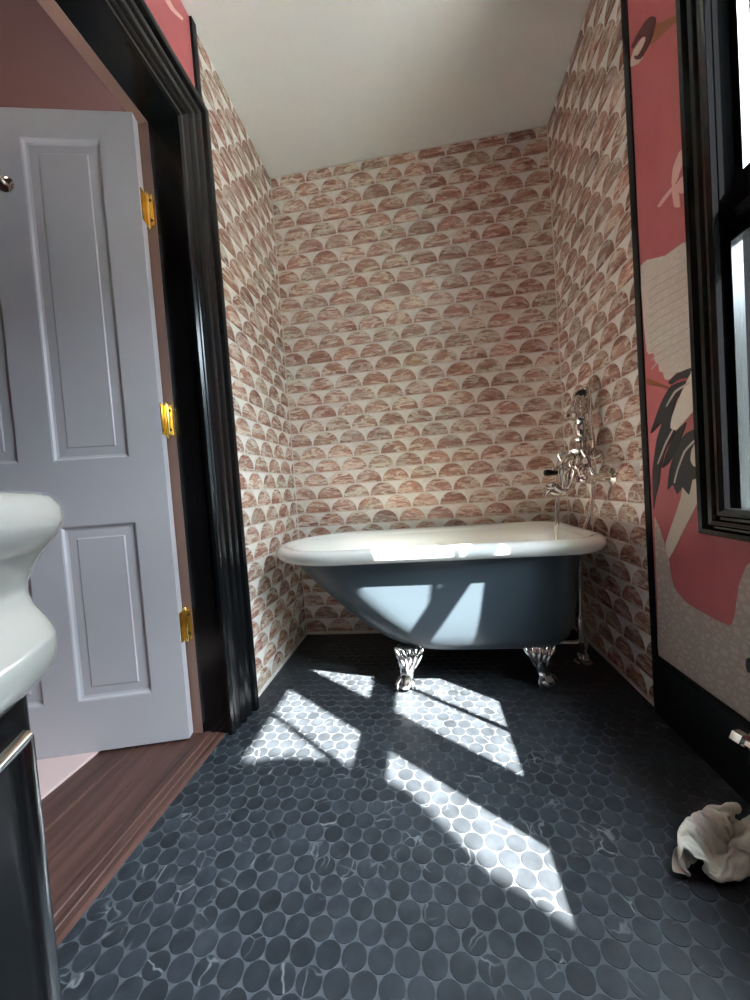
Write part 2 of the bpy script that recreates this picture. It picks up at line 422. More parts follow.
# ------------------------------------------------------------------ wallpaper, trims, baseboard
g = G(); g.box((XR+TT, YF, 0.20), (XR, TY-0.05, ZC)) if False else None
def wallsheet(name, parent, x, dx, y0, y1, z0, z1, M, hole=None):
    g = G()
    if hole is None: g.box((x, y0, z0), (x+dx, y1, z1))
    else:
        a0, a1, b0, b1 = hole
        g.box((x, y0, z0), (x+dx, a0, z1)); g.box((x, a1, z0), (x+dx, y1, z1))
        if b0 > z0: g.box((x, a0, z0), (x+dx, a1, b0))
        g.box((x, a0, b1), (x+dx, a1, z1))
    return g.build(name, M, parent)
wallsheet('wallpaper', wall_right, XR+TT, -TT, YF, TY-0.034, 0.2, ZC, M_paper, (W2[0], W1[1], WZ0, WZ1))
wallsheet('wallpaper', wall_left, XL-TT, TT, YF, TY-0.03, 0.0, ZC, M_paper, (DO0, DO1, 0.0, DZ))
g = G(); g.box((XR+TT, TY-0.036, 0.0), (XR-0.006, TY, ZC)); tag(g.build('trim_1', M_blackmatt), 'slim black upright trim between pink tiles and crane wallpaper', 'trim', kind='structure')
g = G(); g.box((XL-TT, TY-0.034, 2.70), (XL+0.012, TY, ZC)); tag(g.build('trim_2', M_blackmatt), 'slim black upright trim above the doorway corner', 'trim', kind='structure')
g = G()
for poly in ([(XR+TT, 0.0), (XR-0.020, 0.0), (XR-0.020, 0.228), (XR-0.010, 0.238), (XR+TT, 0.240)],):
    g.prism([(x, YF, z) for x, z in poly], (0, TY-0.036-YF, 0))
tag(g.build('baseboard_right', M_blackmatt), 'tall plain black baseboard under the crane wallpaper', 'baseboard', kind='structure')
# white silicone bead where tiles meet the floor and each other
g = G(); g.tube([(XL+0.001, TY, 0.002), (XL+0.001, YB, 0.002)], 0.004, 6); g.tube([(XR-0.001, TY, 0.002), (XR-0.001, YB, 0.002)], 0.004, 6); g.tube([(XL, YB-0.001, 0.002), (XR, YB-0.001, 0.002)], 0.004, 6)
g.tube([(XL, YB, 0), (XL, YB, ZC)], 0.005, 6); g.tube([(XR, YB, 0), (XR, YB, ZC)], 0.005, 6)
tag(g.build('trim_3', M_grout), 'pale grout joint along the alcove corners', 'trim', kind='structure')

# ------------------------------------------------------------------ doorway casing, jambs, door
door1 = tag(empty('door_1', (XL, DO1, 0)), 'doorway with wide black moulded casing', 'doorway', kind='structure')
prof = [(-0.012, 0.0), (-0.012, 0.016), (-0.004, 0.024), (0.008, 0.024), (0.014, 0.016), (0.022, 0.014), (0.030, 0.022), (0.046, 0.026), (0.054, 0.020), (0.062, 0.020), (0.068, 0.030), (0.084, 0.034), (0.096, 0.030), (0.102, 0.022), (0.112, 0.022), (0.118, 0.032), (0.130, 0.036), (0.142, 0.034), (0.148, 0.026), (0.154, 0.026), (0.158, 0.044), (0.170, 0.048), (0.184, 0.046), (0.188, 0.036), (0.188, 0.0)]
def cas(name, A, B, parent, M=M_blackpaint):
    g = G(); g.loft([A, B]); return g.build(name, M, parent, smooth=35)
x = XL
pt = lambda o, d, yy, zz: (x+d, yy, zz)
cas('side_casing', [(x+d, DO1+o, 0.0) for o, d in prof], [(x+d, DO1+o, DZ+o) for o, d in prof], door1)
cas('head_casing', [(x+d, DO1+o, DZ+o) for o, d in prof], [(x+d, DO0-o, DZ+o) for o, d in prof], door1)
cas('side_casing', [(x+d, DO0-o, DZ+o) for o, d in prof], [(x+d, DO0-o, 0.0) for o, d in prof], door1)
g = G(); g.box((XL, DO1-0.001, 0.0), (-1.012, DO1+0.02, DZ)); g.build('jamb', M_blackpaint, door1)
g = G(); g.box((XL, DO0+0.001, 0.0), (-1.012, DO0-0.02, DZ)); g.build('jamb', M_blackpaint, door1)
g = G(); g.box((XL, DO0, DZ-0.001), (-1.012, DO1, DZ+0.02)); g.build('head_jamb', M_blackpaint, door1)
g = G(); g.box((-1.013, DO1-0.002, 0.0), (-1.062, DO1+0.03, DZ)); g.build('tan_jamb', M_jambtan, door1)
g = G(); g.box((-1.013, DO0, DZ-0.002), (-1.062, DO1+0.02, DZ+0.03)); g.build('tan_head_jamb', M_jambtan, door1)
g = G(); g.box((-1.013, DO0+0.002, 0.0), (-1.062, DO0-0.03, DZ)); g.build('tan_jamb', M_jambtan, door1)
# door leaf, hung on the hall side and swung open
HB = Vector((-1.038, 1.408, 0.0)); DU = Vector((-0.9697, -0.2442, 0)); DN = Vector((0.2442, -0.9697, 0))   # DN faces the bathroom
def dp(u, z, n=0.0): return HB+DU*u+Vector((0, 0, z))+DN*n
leaf = tag(empty('panel_door', HB+Vector((0, 0, 0.012))), 'white four-panel door standing open into the hall', 'door')
DW, DH, TH = 0.95, 2.538, 0.042
def dbox(g, u0, u1, z0, z1, n0, n1):
    return g.loft([[dp(u0, z0, n0), dp(u1, z0, n0), dp(u1, z1, n0), dp(u0, z1, n0)], [dp(u0, z0, n1), dp(u1, z0, n1), dp(u1, z1, n1), dp(u0, z1, n1)]])
st = [(0.0, 0.130), (0.412, 0.536), (0.818, DW)]
for a, b in st:
    g = G(); dbox(g, a, b, 0.012, DH, -TH, 0); g.build('stile', M_doorwhite, leaf)
for z0, z1 in ((0.012, 0.222), (0.930, 1.190), (2.430, DH)):
    for a, b in ((0.130, 0.412), (0.536, 0.818)):
        g = G(); dbox(g, a, b, z0, z1, -TH, 0); g.build('rail', M_doorwhite, leaf)
for a, b in ((0.130, 0.412), (0.536, 0.818)):
    for z0, z1 in ((0.222, 0.930), (1.190, 2.430)):
        g = G()
        def ring(i, n): return [dp(a+i, z0+i, n), dp(b-i, z0+i, n), dp(b-i, z1-i, n), dp(a+i, z1-i, n)]
        g.loft([ring(0, -TH*0.9), ring(0, -0.001), ring(0.004, -0.002), ring(0.010, -0.009), ring(0.018, -0.012), ring(0.050, -0.011), ring(0.054, -0.008), ring(0.07, -0.008)])
        g.build('panel', M_doorwhite, leaf)
for z in (2.193, 1.339, 0.476):          # brass butt hinges
    h = G(); dbox(h, -0.001, -0.004, z-0.062, z+0.062, -TH, -0.004)
    hinge = h.build('hinge', M_brass, leaf)
    g = G(); pj = Vector((-1.012, DO1+0.010, z))
    g.box((-1.018, DO1-0.002, z-0.062), (-1.058, DO1-0.006, z+0.062)); g.build('hinge_leaf', M_brass, hinge)
    g = G(); kp = dp(-0.010, z-0.066, -TH-0.004)
    g.lathe(kp, (0, 0, 1), [(0.0, -0.012), (0.006, -0.008), (0.009, 0.0), (0.009, 0.132), (0.006, 0.140), (0.0, 0.144)], 12); g.build('knuckle', M_brass, hinge, smooth=40)
    g = G()
    for dz in (-0.04, 0.0, 0.04): g.lathe((-1.028 if dz else -1.042, DO1-0.006, z+dz), (0, -1, 0), [(0.005, 0.0), (0.005, 0.002), (0.0, 0.0022)], 8)
    g.build('screws', M_rubber, hinge)
g = G(); kc = dp(0.885, 1.05, 0.0)
g.lathe(kc, DN, [(0.04, 0), (0.04, 0.006), (0.03, 0.010), (0.012, 0.014), (0.012, 0.04), (0.03, 0.05), (0.036, 0.066), (0.03, 0.08), (0, 0.086)], 20); g.build('door_knob', M_chrome, leaf, smooth=40)
# round hook on the centre stile
hk = tag(empty('robe_hook', dp(0.477, 2.25, 0)), 'round polished robe hook on the open white door', 'hook')
g = G(); g.lathe(dp(0.477, 2.25, 0), DN, [(0.030, 0), (0.030, 0.004), (0.026, 0.008), (0.012, 0.010), (0.0, 0.011)], 24); g.build('back_plate', M_chrome, hk, smooth=40)
g = G(); g.tube(bez([dp(0.477, 2.25, 0.008), dp(0.475, 2.252, 0.03), dp(0.468, 2.244, 0.045), dp(0.460, 2.246, 0.058), dp(0.456, 2.262, 0.062)], 5), [0.007]*20+[0.009], 10); g.build('hook_arm', M_chrome, hk, smooth=True)

# hall behind the door
g = G(); g.box((-0.906, -0.9, -0.07), (HX, 2.9, -0.02)); hall_floor = tag(g.build('floor', M_wood), 'red-brown board floor of the hall behind the open door', 'floor', kind='structure')
edges = [-0.907, -1.004, -1.122, -1.250, -1.385, -1.52, -1.655, -1.79, -1.925, -2.06, -2.195, -2.33, -2.465, -2.6, -2.745]
for i in range(len(edges)-1):
    a, b = edges[i], edges[i+1]; g = G()
    pr = [(a-0.0015, -0.02), (b+0.0015, -0.02), (b+0.0015, -0.002), (b+0.004, 0.0), (a-0.004, 0.0), (a-0.0015, -0.002)]
    if i == 0: pr = [(a, -0.02), (b+0.001, -0.02), (b+0.001, 0.004), (b+0.012, 0.007), (b+0.030, 0.006), (b+0.033, 0.003), (b+0.045, 0.003), (b+0.048, 0.005), (b+0.062, 0.005), (b+0.065, 0.002), (a-0.012, 0.002), (a, -0.002)]
    y0, y1 = (DO0, DO1+0.004) if i == 0 else (-0.88, 2.88)
    g.prism([(x_, y0, z_) for x_, z_ in pr], (0, y1-y0, 0)); g.build('threshold_board' if i == 0 else 'plank', M_wood, hall_floor)
g = G(); g.box((HX, -0.9, -0.05), (HX-0.1, 2.9, ZC)); tag(g.build('wall_hall', M_hall), 'dull red hall wall seen above the open door', 'wall', kind='structure')
g = G(); g.box((HX, 2.9, -0.05), (XL-WT+0.001, 3.0, ZC)); tag(g.build('wall_hall_end', M_hall), 'dull red end wall of the hall behind the door', 'wall', kind='structure')
g = G(); g.box((HX, -1.0, -0.05), (XL-WT+0.001, -0.9, ZC)); tag(g.build('wall_hall_near', M_hall), 'dull red near end wall of the hall', 'wall', kind='structure')
g = G(); g.box((HX, -1.0, ZC), (XL-0.012, 3.0, ZC+0.08)); tag(g.build('ceiling_hall', M_hall), 'dull red ceiling of the hall', 'ceiling', kind='structure')
g = G(); rp = [(-1.388, 0.2), (-2.3, 0.2), (-2.3, 2.3), (-1.388, 2.3)]
g.prism([(x_, y_, 0.0005) for x_, y_ in rp], (0, 0, 0.010)); tag(g.build('rug', M_rug), 'pale pink flat rug on the hall floor behind the door', 'rug')
g = G(); g.lathe((-1.75, 1.0, ZC-0.0005), (0, 0, -1), [(0.14, 0), (0.14, 0.02), (0.13, 0.05), (0.09, 0.08), (0.0, 0.095)], 24)  # unseen light, added to brighten the hall
M_fill = bpy.data.materials.new('fill_light_glow'); M_fill.use_nodes = True
e_ = M_fill.node_tree.nodes['Principled BSDF']; e_.inputs['Emission Color'].default_value = (1, 0.85, 0.68, 1); e_.inputs['Emission Strength'].default_value = 1.5
tag(g.build('hall_fill_light', M_fill, origin=(-1.75, 1.0, ZC), smooth=40), 'round fill light added out of view on the hall ceiling', 'fill_light')

# ------------------------------------------------------------------ windows
wprof = [(-0.006, 0.0), (-0.006, 0.016), (0.004, 0.024), (0.016, 0.022), (0.022, 0.012), (0.030, 0.012), (0.034, 0.024), (0.046, 0.026), (0.052, 0.016), (0.058, 0.016), (0.062, 0.034), (0.076, 0.036), (0.080, 0.028), (0.080, 0.0)]
win = tag(empty('window_1', (XR, (W2[0]+W1[1])/2, WZ0)), 'pair of tall sash windows in black stepped casing', 'window', kind='structure')
cy0, cy1, cz0, cz1 = W2[0]+0.012, W1[1]-0.048, WZ0+0.055, WZ1-0.02
def wc(y_, z_, sy, sz): return [(XR-d, y_+sy*o, z_+sz*o) for o, d in wprof]
cor = [wc(cy1, cz0, 1, -1), wc(cy1, cz1, 1, 1), wc(cy0, cz1, -1, 1), wc(cy0, cz0, -1, -1)]
for i, nm in enumerate(('side_casing', 'head_casing', 'side_casing', 'bottom_casing')): cas(nm, cor[i], cor[(i+1) % 4], win)
g = G(); g.box((XR-0.017, cy1-0.008, cz0), (XR+0.002, cy1-0.0055, cz1)); g.box((XR-0.002, cy1-0.008, cz0), (XR+0.002, W1[1]-0.002, cz1)); g.build('reflection_liner', M_blackdull, win)  # dull liner added to hide the bright reflection on the casing edge
g = G(); g.box((XR, 0.552, cz0), (XR-0.026, 0.672, cz1)); g.box((XR-0.026, 0.575, cz0), (XR-0.034, 0.650, cz1)); g.build('mullion_casing', M_blackpaint, win)
for (a, b) in (W1, W2):
    g = G()
    for (p, q) in (((XR, a-0.005, WZ0), (xo, a+0.006, WZ1)), ((XR, b-0.006, WZ0), (xo, b+0.005, WZ1)), ((XR, a, WZ0-0.005), (xo, b, WZ0+0.006)), ((XR, a, WZ1-0.006), (xo, b, WZ1+0.005))): g.box(p, q)
    g.build('window_jamb', M_blackdull, win)
    # sashes: lower inside, upper outside
    for nm, xa, za, zb, rb, rt_ in (('lower_sash', 0.936, WZ0+0.007, 1.725, 0.048, 0.085), ('upper_sash', 0.974, 1.715, WZ1-0.007, 0.125, 0.05)):
        ya, yb = a+0.007, b-0.007; sw = 0.024; xb = xa+0.03
        gy0, gy1, gz0, gz1 = ya+sw, yb-sw, za+rb, zb-rt_
        g = G(); g.box((xa, ya, za), (xb, gy0, zb)); g.box((xa, gy1, za), (xb, yb, zb)); g.box((xa, gy0, za), (xb, gy1, gz0)); g.box((xa, gy0, gz1), (xb, gy1, zb))
        sash = g.build(nm, M_blackpaint, win)
        ym = (gy0+gy1)/2
        g = G(); g.box((xa+0.002, ym-0.007, gz0), (xb-0.002, ym+0.007, gz1)); g.build('muntin', M_blackpaint, sash)
        for q0, q1 in ((gy0, ym-0.007), (ym+0.007, gy1)):
            g = G(); g.box((xa+0.013, q0-0.001, gz0-0.001), (xa+0.016, q1+0.001, gz1+0.001)); g.build('pane', M_glass, sash)

# outside: ground, eave, neighbouring house with added wing, added bush that cuts the sun
g = G(); g.box((1.1, -14, -0.35), (16, 18, -0.25)); tag(g.build('terrace', M_lawn), 'pale paved terrace outside the window', 'paving', kind='structure')
eave = tag(empty('roof_eave', (1.05, 0.5, 3.0)), 'brown roof eave above the window outside', 'eave', kind='structure')
g = G(); g.box((1.045, -2.5, 3.03), (1.39, 3.2, 3.06)); g.build('soffit', M_brownroof, eave)
g = G(); g.box((1.36, -2.5, 3.028), (1.40, 3.2, 3.16)); g.build('fascia', M_brownroof, eave)
nh = tag(empty('neighbour_house', (6.5, 9, -0.25)), 'pale blue clapboard house outside the window', 'house')
g = G(); g.box((6.52, 3.0, -0.25), (9, 16, 10.6)); g.build('wall', M_siding, nh)
for i in range(41):
    z = -0.2+i*0.26; g = G(); g.prism([(6.52, 3.0, z), (6.48, 3.0, z), (6.505, 3.0, z+0.27), (6.52, 3.0, z+0.27)], (0, 13, 0)); g.build('clapboard', M_siding, nh)
g = G(); g.prism([(6.1, 2.7, 10.55), (6.1, 2.7, 10.75), (7.8, 2.7, 12.2), (9.4, 2.7, 10.6)], (0, 13.6, 0)); g.build('roof', M_brownroof, nh)
g = G(); g.box((6.52, -9.0, -0.25), (9, 2.99, 4.2)); g.build('sky_block_wing', M_siding, nh)  # unseen wing added to block low sky light from the room
sh = tag(empty('added_shrub', (1.98, -1.05, -0.25)), 'tall green bush added out of view to cut the sunlight', 'added_shrub')  # invented and unseen; its rings are shaped to trim the sun patches
g = G(); rng = random.Random(3)
pr = [(0.02, -0.15), (0.3, -0.1), (0.5, 0.6), (0.5, 1.4), (0.47, 1.9), (0.41, 2.3), (0.425, 2.5), (0.437, 2.7), (0.437, 2.9), (0.425, 3.0), (0.43, 3.12), (0.465, 3.25), (0.485, 3.45), (0.40, 3.6), (0.30, 3.74), (0.12, 3.9), (0.03, 3.96)]
rings = []
for r_, z_ in pr: rings.append([(1.98+r_*math.cos(2*math.pi*k/40)*(1+rng.uniform(-.03, .03)), -1.05+r_*math.sin(2*math.pi*k/40)*(1+rng.uniform(-.03, .03)), z_+rng.uniform(-.02, .02)) for k in range(40)])
g.loft(rings); g.build('foliage', M_leaf, sh, smooth=60)
g = G(); g.tube([(1.98, -1.05, -0.25), (1.98, -1.05, 0.2)], 0.07, 10); g.build('trunk', M_bark, sh)

# ------------------------------------------------------------------ crane wallpaper print (flat print lying on the wall)
def printpoly(name, pts, M, lift, ax_x=XR, sgn=-1, parent=wall_right, sm=0):
    cp = list(pts); sm_pts = []
    for i_ in range(len(cp)):
        q0, q1, q2, q3 = (Vector(cp[(i_+k_-1) % len(cp)]) for k_ in range(4))
        sharp = (q1-q0).length > 0 and (q2-q1).length > 0
        for t_ in (0.0, 0.33, 0.67):
            m1 = (q2-q0)*0.25; m2 = (q3-q1)*0.25; h_ = t_
            sm_pts.append(q1*(2*h_**3-3*h_**2+1)+m1*(h_**3-2*h_**2+h_)+q2*(-2*h_**3+3*h_**2)+m2*(h_**3-h_**2))
    pts = [tuple(q) for q in sm_pts]
    P3 = [on(px, py, 0, ax_x) for px, py in pts]
    ys = [p.y for p in P3]; zs = [p.z for p in P3]
    base = [(ax_x, p.y, p.z) for p in P3]
    g = G(); g.prism(base, (sgn*(0.0006+lift*0.0005), 0, 0)); return g.build(name, M, parent)
zA = lambda L: [(620+a/4.17, b/4.17) for a, b in L]
zB = lambda L: [(620+a/4.17, 240+b/4.17) for a, b in L]
zC = lambda L: [(640+a/3.127, 480+b/3.127) for a, b in L]
PRINT = [
 ('crane_neck_print', zA([(44, 250), (60, 205), (95, 155), (110, 150), (112, 178), (95, 215), (95, 240), (75, 266), (46, 278)]), M_creamplain, 1),
 ('crane_head_print', zA([(48, 192), (75, 138), (105, 90), (130, 68), (148, 72), (150, 95), (138, 150), (112, 208), (88, 245), (66, 248), (60, 232), (76, 230), (98, 192), (108, 165), (105, 152), (80, 165), (56, 202)]), M_maroon, 2),
 ('crane_beak_print', zA([(126, 186), (150, 100), (175, 92), (237, 62), (245, 80), (195, 128), (140, 182)]), M_ochre, 1),
 ('flower_print', zA([(262, 620), (245, 640), (222, 700), (216, 760), (222, 782), (240, 750), (265, 665)]), M_palepink, 1),
 ('flower_print', zA([(225, 775), (240, 770), (252, 860), (228, 862), (218, 800)]), M_palepink, 2),
 ('flower_print', zA([(236, 770), (262, 735), (276, 800), (250, 806)]), M_palepink, 1),
 ('flower_stem_print', zA([(218, 780), (224, 790), (190, 835), (168, 862), (158, 860), (180, 825)]), M_palepink, 3),
 ('crane_wing_print', zB([(86, 108), (190, 65), (290, 6), (302, 300), (316, 600), (298, 560), (240, 550), (210, 580), (188, 580), (180, 552), (165, 548), (160, 515), (147, 508), (140, 470), (112, 462)]), M_wing, 1),
 ('crane_leg_print', zB([(112, 575), (150, 590), (200, 612), (212, 628), (170, 612), (114, 602)]), M_ochre, 2),
 ('crane_feather_print', zB([(298, 533), (238, 558), (204, 592), (213, 602), (250, 580), (290, 572)]), M_darkprint, 3),
 ('crane_feather_print', zB([(288, 585), (215, 608), (172, 680), (128, 806), (160, 778), (185, 750), (215, 690), (250, 650)]), M_darkprint, 3),
 ('crane_feather_print', zB([(240, 650), (190, 730), (156, 830), (138, 960), (142, 1005), (168, 960), (195, 870), (232, 800), (215, 772), (222, 720)]), M_darkprint, 4),
 ('crane_feather_print', zB([(278, 760), (238, 795), (206, 860), (176, 950), (206, 930), (240, 870), (262, 812)]), M_darkprint, 4),
 ('crane_feather_print', zB([(328, 792), (275, 808), (235, 870), (208, 960), (200, 1040), (222, 1020), (240, 1060), (262, 1030), (290, 1062), (305, 1000), (332, 985)]), M_darkprint, 3),
 ('crane_feather_print', zB([(138, 960), (170, 940), (165, 1010), (150, 1070), (142, 1120)]), M_darkprint, 3),
 ('crane_plume_print', zB([(304, 548), (258, 640), (222, 730), (214, 782), (236, 792), (266, 762), (324, 690), (318, 600)]), M_creamplain, 5),
 ('crane_plume_print', zB([(330, 826), (302, 876), (298, 918), (310, 942), (334, 942)]), M_creamplain, 5),
 ('feather_line_print', zB([(292, 592), (232, 628), (196, 690), (200, 692), (238, 634), (292, 600)]), M_greyline, 6),
 ('feather_line_print', zB([(222, 790), (190, 850), (160, 930), (165, 930), (196, 852), (226, 794)]), M_greyline, 6),
 ('feather_line_print', zB([(318, 828), (270, 880), (240, 960), (228, 1010), (233, 1012), (246, 960), (276, 884), (320, 836)]), M_greyline, 6),
 ('crane_neck_print', zC([(190, -40), (140, -20), (128, 60), (82, 196), (92, 246), (136, 160), (184, 60)]), M_creamplain, 2),
 ('crane_body_print', zC([(46, 115), (62, 150), (80, 205), (92, 246), (96, 292), (110, 340), (148, 385), (210, 422), (282, 456), (297, 420), (310, 330), (332, 272), (352, 256), (420, 230), (420, 830), (332, 745), (200, 655), (62, 560), (56, 400), (48, 200)]), M_cream, 1),
]
for nm, pts, M_, lf in PRINT: printpoly(nm, pts, M_, lf)
# wing barbs as fine printed strokes
for i in range(11):
    a = 150+i*36; printpoly('feather_line_print', zB([(118+i*1.5, a+26), (160, a-2), (285, a-72), (286, a-69), (162, a+2), (120+i*1.5, a+29)]), M_greyline, 3)
Ls = [(158, -30), (162, -6), (171, 10), (182, 20), (183, 18), (174, 8), (166, -8), (163, -30)]
printpoly('branch_print', Ls, M_palepink, 1, XL, 1, wall_left)

# ------------------------------------------------------------------ bathtub
tub = tag(empty('clawfoot_bathtub', (0.0, 2.05, 0.0)), 'slate-blue roll-top clawfoot bathtub with white enamel inside', 'bathtub')
YT = 2.05; TX = 0.016
def outline(xl, xr, hw, rc, z, al=1.0):
    """plan curve: rounded left end, squarish right end"""
    P_ = []; aL = hw*al
    n1 = 12
    for i in range(n1): P_.append((xl+aL+(xr-rc-xl-aL)*i/n1, -hw))
    for i in range(8):
        t = -math.pi/2+math.pi/2*i/8; P_.append((xr-rc+rc*math.cos(t), -hw+rc+rc*math.sin(t)))
    for i in range(4): P_.append((xr, -hw+rc+(2*hw-2*rc)*i/4))
    for i in range(8):
        t = math.pi/2*i/8; P_.append((xr-rc+rc*math.cos(t), hw-rc+rc*math.sin(t)))
    for i in range(n1): P_.append((xr-rc-(xr-rc-xl-aL)*i/n1, hw))
    for i in range(24):
        t = math.pi/2+math.pi*i/24; P_.append((xl+aL+aL*math.cos(t), hw*math.sin(t)))
    return [Vector((x_+TX, YT+y_, z)) for x_, y_ in P_]
lv = [(0.176, -0.10, 0.52, 0.16, 0.12), (0.180, -0.19, 0.575, 0.215, 0.14), (0.196, -0.255, 0.61, 0.248, 0.15), (0.230, -0.32, 0.635, 0.270, 0.155), (0.28, -0.395, 0.650, 0.286, 0.16), (0.36, -0.490, 0.660, 0.300, 0.16), (0.45, -0.582, 0.667, 0.312, 0.16), (0.54, -0.672, 0.674, 0.323, 0.16), (0.61, -0.735, 0.682, 0.334, 0.16), (0.645, -0.765, 0.692, 0.342, 0.16), (0.668, -0.790, 0.705, 0.352, 0.16)]
g = G(); g.loft([outline(xl_, xr_, hw_, rc_, z_, 1.0+0.35*(0.67-z_)) for z_, xl_, xr_, hw_, rc_ in lv], cap1=False)
g.build('shell', M_tubpaint, tub, smooth=60)
g = G(); inn = [(z_+0.03, xl_+0.028, xr_-0.028, hw_-0.028, rc_-0.01) for z_, xl_, xr_, hw_, rc_ in lv[:-1]]+[(0.700, -0.775, 0.700, 0.335, 0.15)]
inn.sort(); g.loft([outline(xl_, xr_, hw_, rc_, z_, 1.0+0.35*max(0, 0.67-z_)) for z_, xl_, xr_, hw_, rc_ in inn], cap1=False)
g.build('basin', M_enamel, tub, smooth=60)
# rolled rim
RR = 0.037; cl = outline(-0.812, 0.742, 0.364, 0.16, 0.684)
n = len(cl); rings = []
for i in range(n):
    t = (cl[(i+1) % n]-cl[i-1]).normalized(); out = Vector((t.y, -t.x, 0))
    rings.append([cl[i]+out*(RR*1.0*math.cos(2*math.pi*k/16))+Vector((0, 0, RR*0.95*math.sin(2*math.pi*k/16))) for k in range(16)])
rings.append(rings[0]); g = G(); g.loft(rings, cap0=False, cap1=False); g.build('rim', M_enamel, tub, smooth=True)
# overflow plate on the inside of the square end
g = G(); g.lathe((0.662, YT, 0.55), (-1, 0, 0.05), [(0.045, 0.0), (0.045, 0.008), (0.03, 0.016), (0.0, 0.018)], 20); g.build('overflow_plate', M_chrome, tub, smooth=40)
# ball and claw feet
def foot(fx, fy, sx, sy):
    bx, by = fx, fy; tx, ty = fx-sx*0.030, fy-sy*0.045
    path = bez([(tx, ty, 0.205), (tx+sx*0.010, ty+sy*0.004, 0.165), (tx+sx*0.014, ty+sy*0.018, 0.120), (bx-sx*0.010, by-sy*0.018, 0.078), (bx-sx*0.003, by-sy*0.004, 0.048), (bx, by, 0.030), (bx, by, 0.012)], 4)
    rad = [0.060, 0.062, 0.062, 0.059, 0.055, 0.050, 0.046, 0.043, 0.040, 0.037, 0.035, 0.033, 0.032, 0.032, 0.032, 0.033, 0.034, 0.0335, 0.034, 0.034, 0.033, 0.031, 0.028, 0.024, 0.017]
    g = G(); rings = []
    for i, p in enumerate(path):
        amp = 0.10 if i < 9 else (0.03 if i < 14 else 0.05); rings.append([p+Vector((math.cos(a)*rad[i]*(1+amp*math.cos(7*a)), math.sin(a)*rad[i]*(0.75 if i < 6 else 0.9)*(1+amp*math.cos(7*a)), 0)) for a in [2*math.pi*k/42 for k in range(42)]])
    g.loft(rings); f = g.build('foot', M_silver, tub, smooth=70)
    g = G()
    for a in (-100, -55, -145, -10, 170):
        c, s_ = math.cos(math.radians(a))*1, math.sin(math.radians(a))*(-sy)*-1
        s_ = -sy*math.sin(math.radians(a))*-1 if sy < 0 else math.sin(math.radians(-a))
        g.tube(bez([(bx+c*0.020, by+s_*0.020, 0.066), (bx+c*0.035, by+s_*0.035, 0.045), (bx+c*0.040, by+s_*0.040, 0.024), (bx+c*0.034, by+s_*0.034, 0.006)], 4), [0.010]*9+[0.008, 0.006, 0.004, 0.003], 8)
    g.build('claw', M_silver, f, smooth=True)
    g = G()                              # acanthus leaf curling over the front of the knee
    for k in range(-2, 3):
        q = k*0.020
        g.tube(bez([(tx+q*0.6, ty+sy*0.040, 0.120-abs(k)*0.004), (tx+q, ty+sy*0.052, 0.155), (tx+q*1.45, ty+sy*0.048, 0.188), (tx+q*1.7, ty+sy*0.030, 0.210)], 4), [0.004, 0.006, 0.008, 0.010, 0.011, 0.012, 0.012, 0.012, 0.011, 0.010, 0.009, 0.007, 0.004], 8)
    g.build('leaf_ornament', M_silver, f, smooth=True)
foot(-0.157, 1.790, -1, -1); foot(0.507, 1.800, 1, -1); foot(-0.157, 2.310, -1, 1); foot(0.507, 2.300, 1, 1)
# waste and overflow pipe behind the square end
g = G(); px_, py_ = 0.762, 2.06
g.tube([(px_, py_, 0.0), (px_, py_, 0.56)], 0.019, 14)
g.lathe((px_, py_, 0.001), (0, 0, 1), [(0.045, 0), (0.045, 0.006), (0.032, 0.012), (0.030, 0.030), (0.024, 0.05), (0.020, 0.052)], 18)
for zz in (0.10, 0.26, 0.40): g.lathe((px_, py_, zz), (0, 0, 1), [(0.019, -0.022), (0.026, -0.018), (0.027, 0.0), (0.026, 0.018), (0.019, 0.022)], 14)
g.tube(bez([(px_, py_, 0.105), (px_-0.06, py_, 0.105), (px_-0.15, py_, 0.11), (px_-0.19, py_, 0.13), (px_-0.20, py_, 0.175)], 6), 0.016, 12)
g.tube([(px_, py_, 0.545), (px_-0.085, YT, 0.55)], 0.018, 12)
g.build('waste_pipe', M_chrome, tub, smooth=50)

# ------------------------------------------------------------------ wall-mounted telephone tap
G.rs = 1.28
fa = tag(empty('bath_mixer_tap', (XR, 2.03, 0.97)), 'nickel wall-mounted bath mixer with telephone hand shower over the tub', 'tap')
def part(g, nm, M_=M_chrome, s=50, par=fa): return g.build(nm, M_, par, smooth=s)
XB = 0.762                                # axis of the body
for yy in (1.925, 2.135):
    g = G(); g.lathe((XR, yy, 0.968), (-1, 0, 0), [(0.034, 0.0), (0.034, 0.006), (0.024, 0.013), (0.016, 0.018), (0.0145, 0.05), (0.0145, 0.085), (0.020, 0.088), (0.022, 0.100), (0.022, 0.118), (0.017, 0.122), (0.015, 0.16)], 18)
    part(g, 'wall_union')
    g = G(); g.tube(bez([(XB, yy, 0.968), (XB-0.005, yy+(2.03-yy)*0.10, 0.985), (XB-0.005, yy+(2.03-yy)*0.3, 1.02), (XB, yy+(2.03-yy)*0.5, 1.045)], 5), 0.017, 12); g.ball((XB, yy, 0.968), 0.026)
    part(g, 'elbow')
g = G(); g.tube([(XB, 1.905, 1.045), (XB, 2.155, 1.045)], 0.021, 14)
for yy in (1.93, 1.985, 2.03, 2.075, 2.13): g.lathe((XB, yy-0.012, 1.045), (0, 1, 0), [(0.02, 0.0), (0.029, 0.003), (0.029, 0.021), (0.02, 0.024)], 16)
g.ball((XB, 2.03, 1.045), 0.036); part(g, 'body')
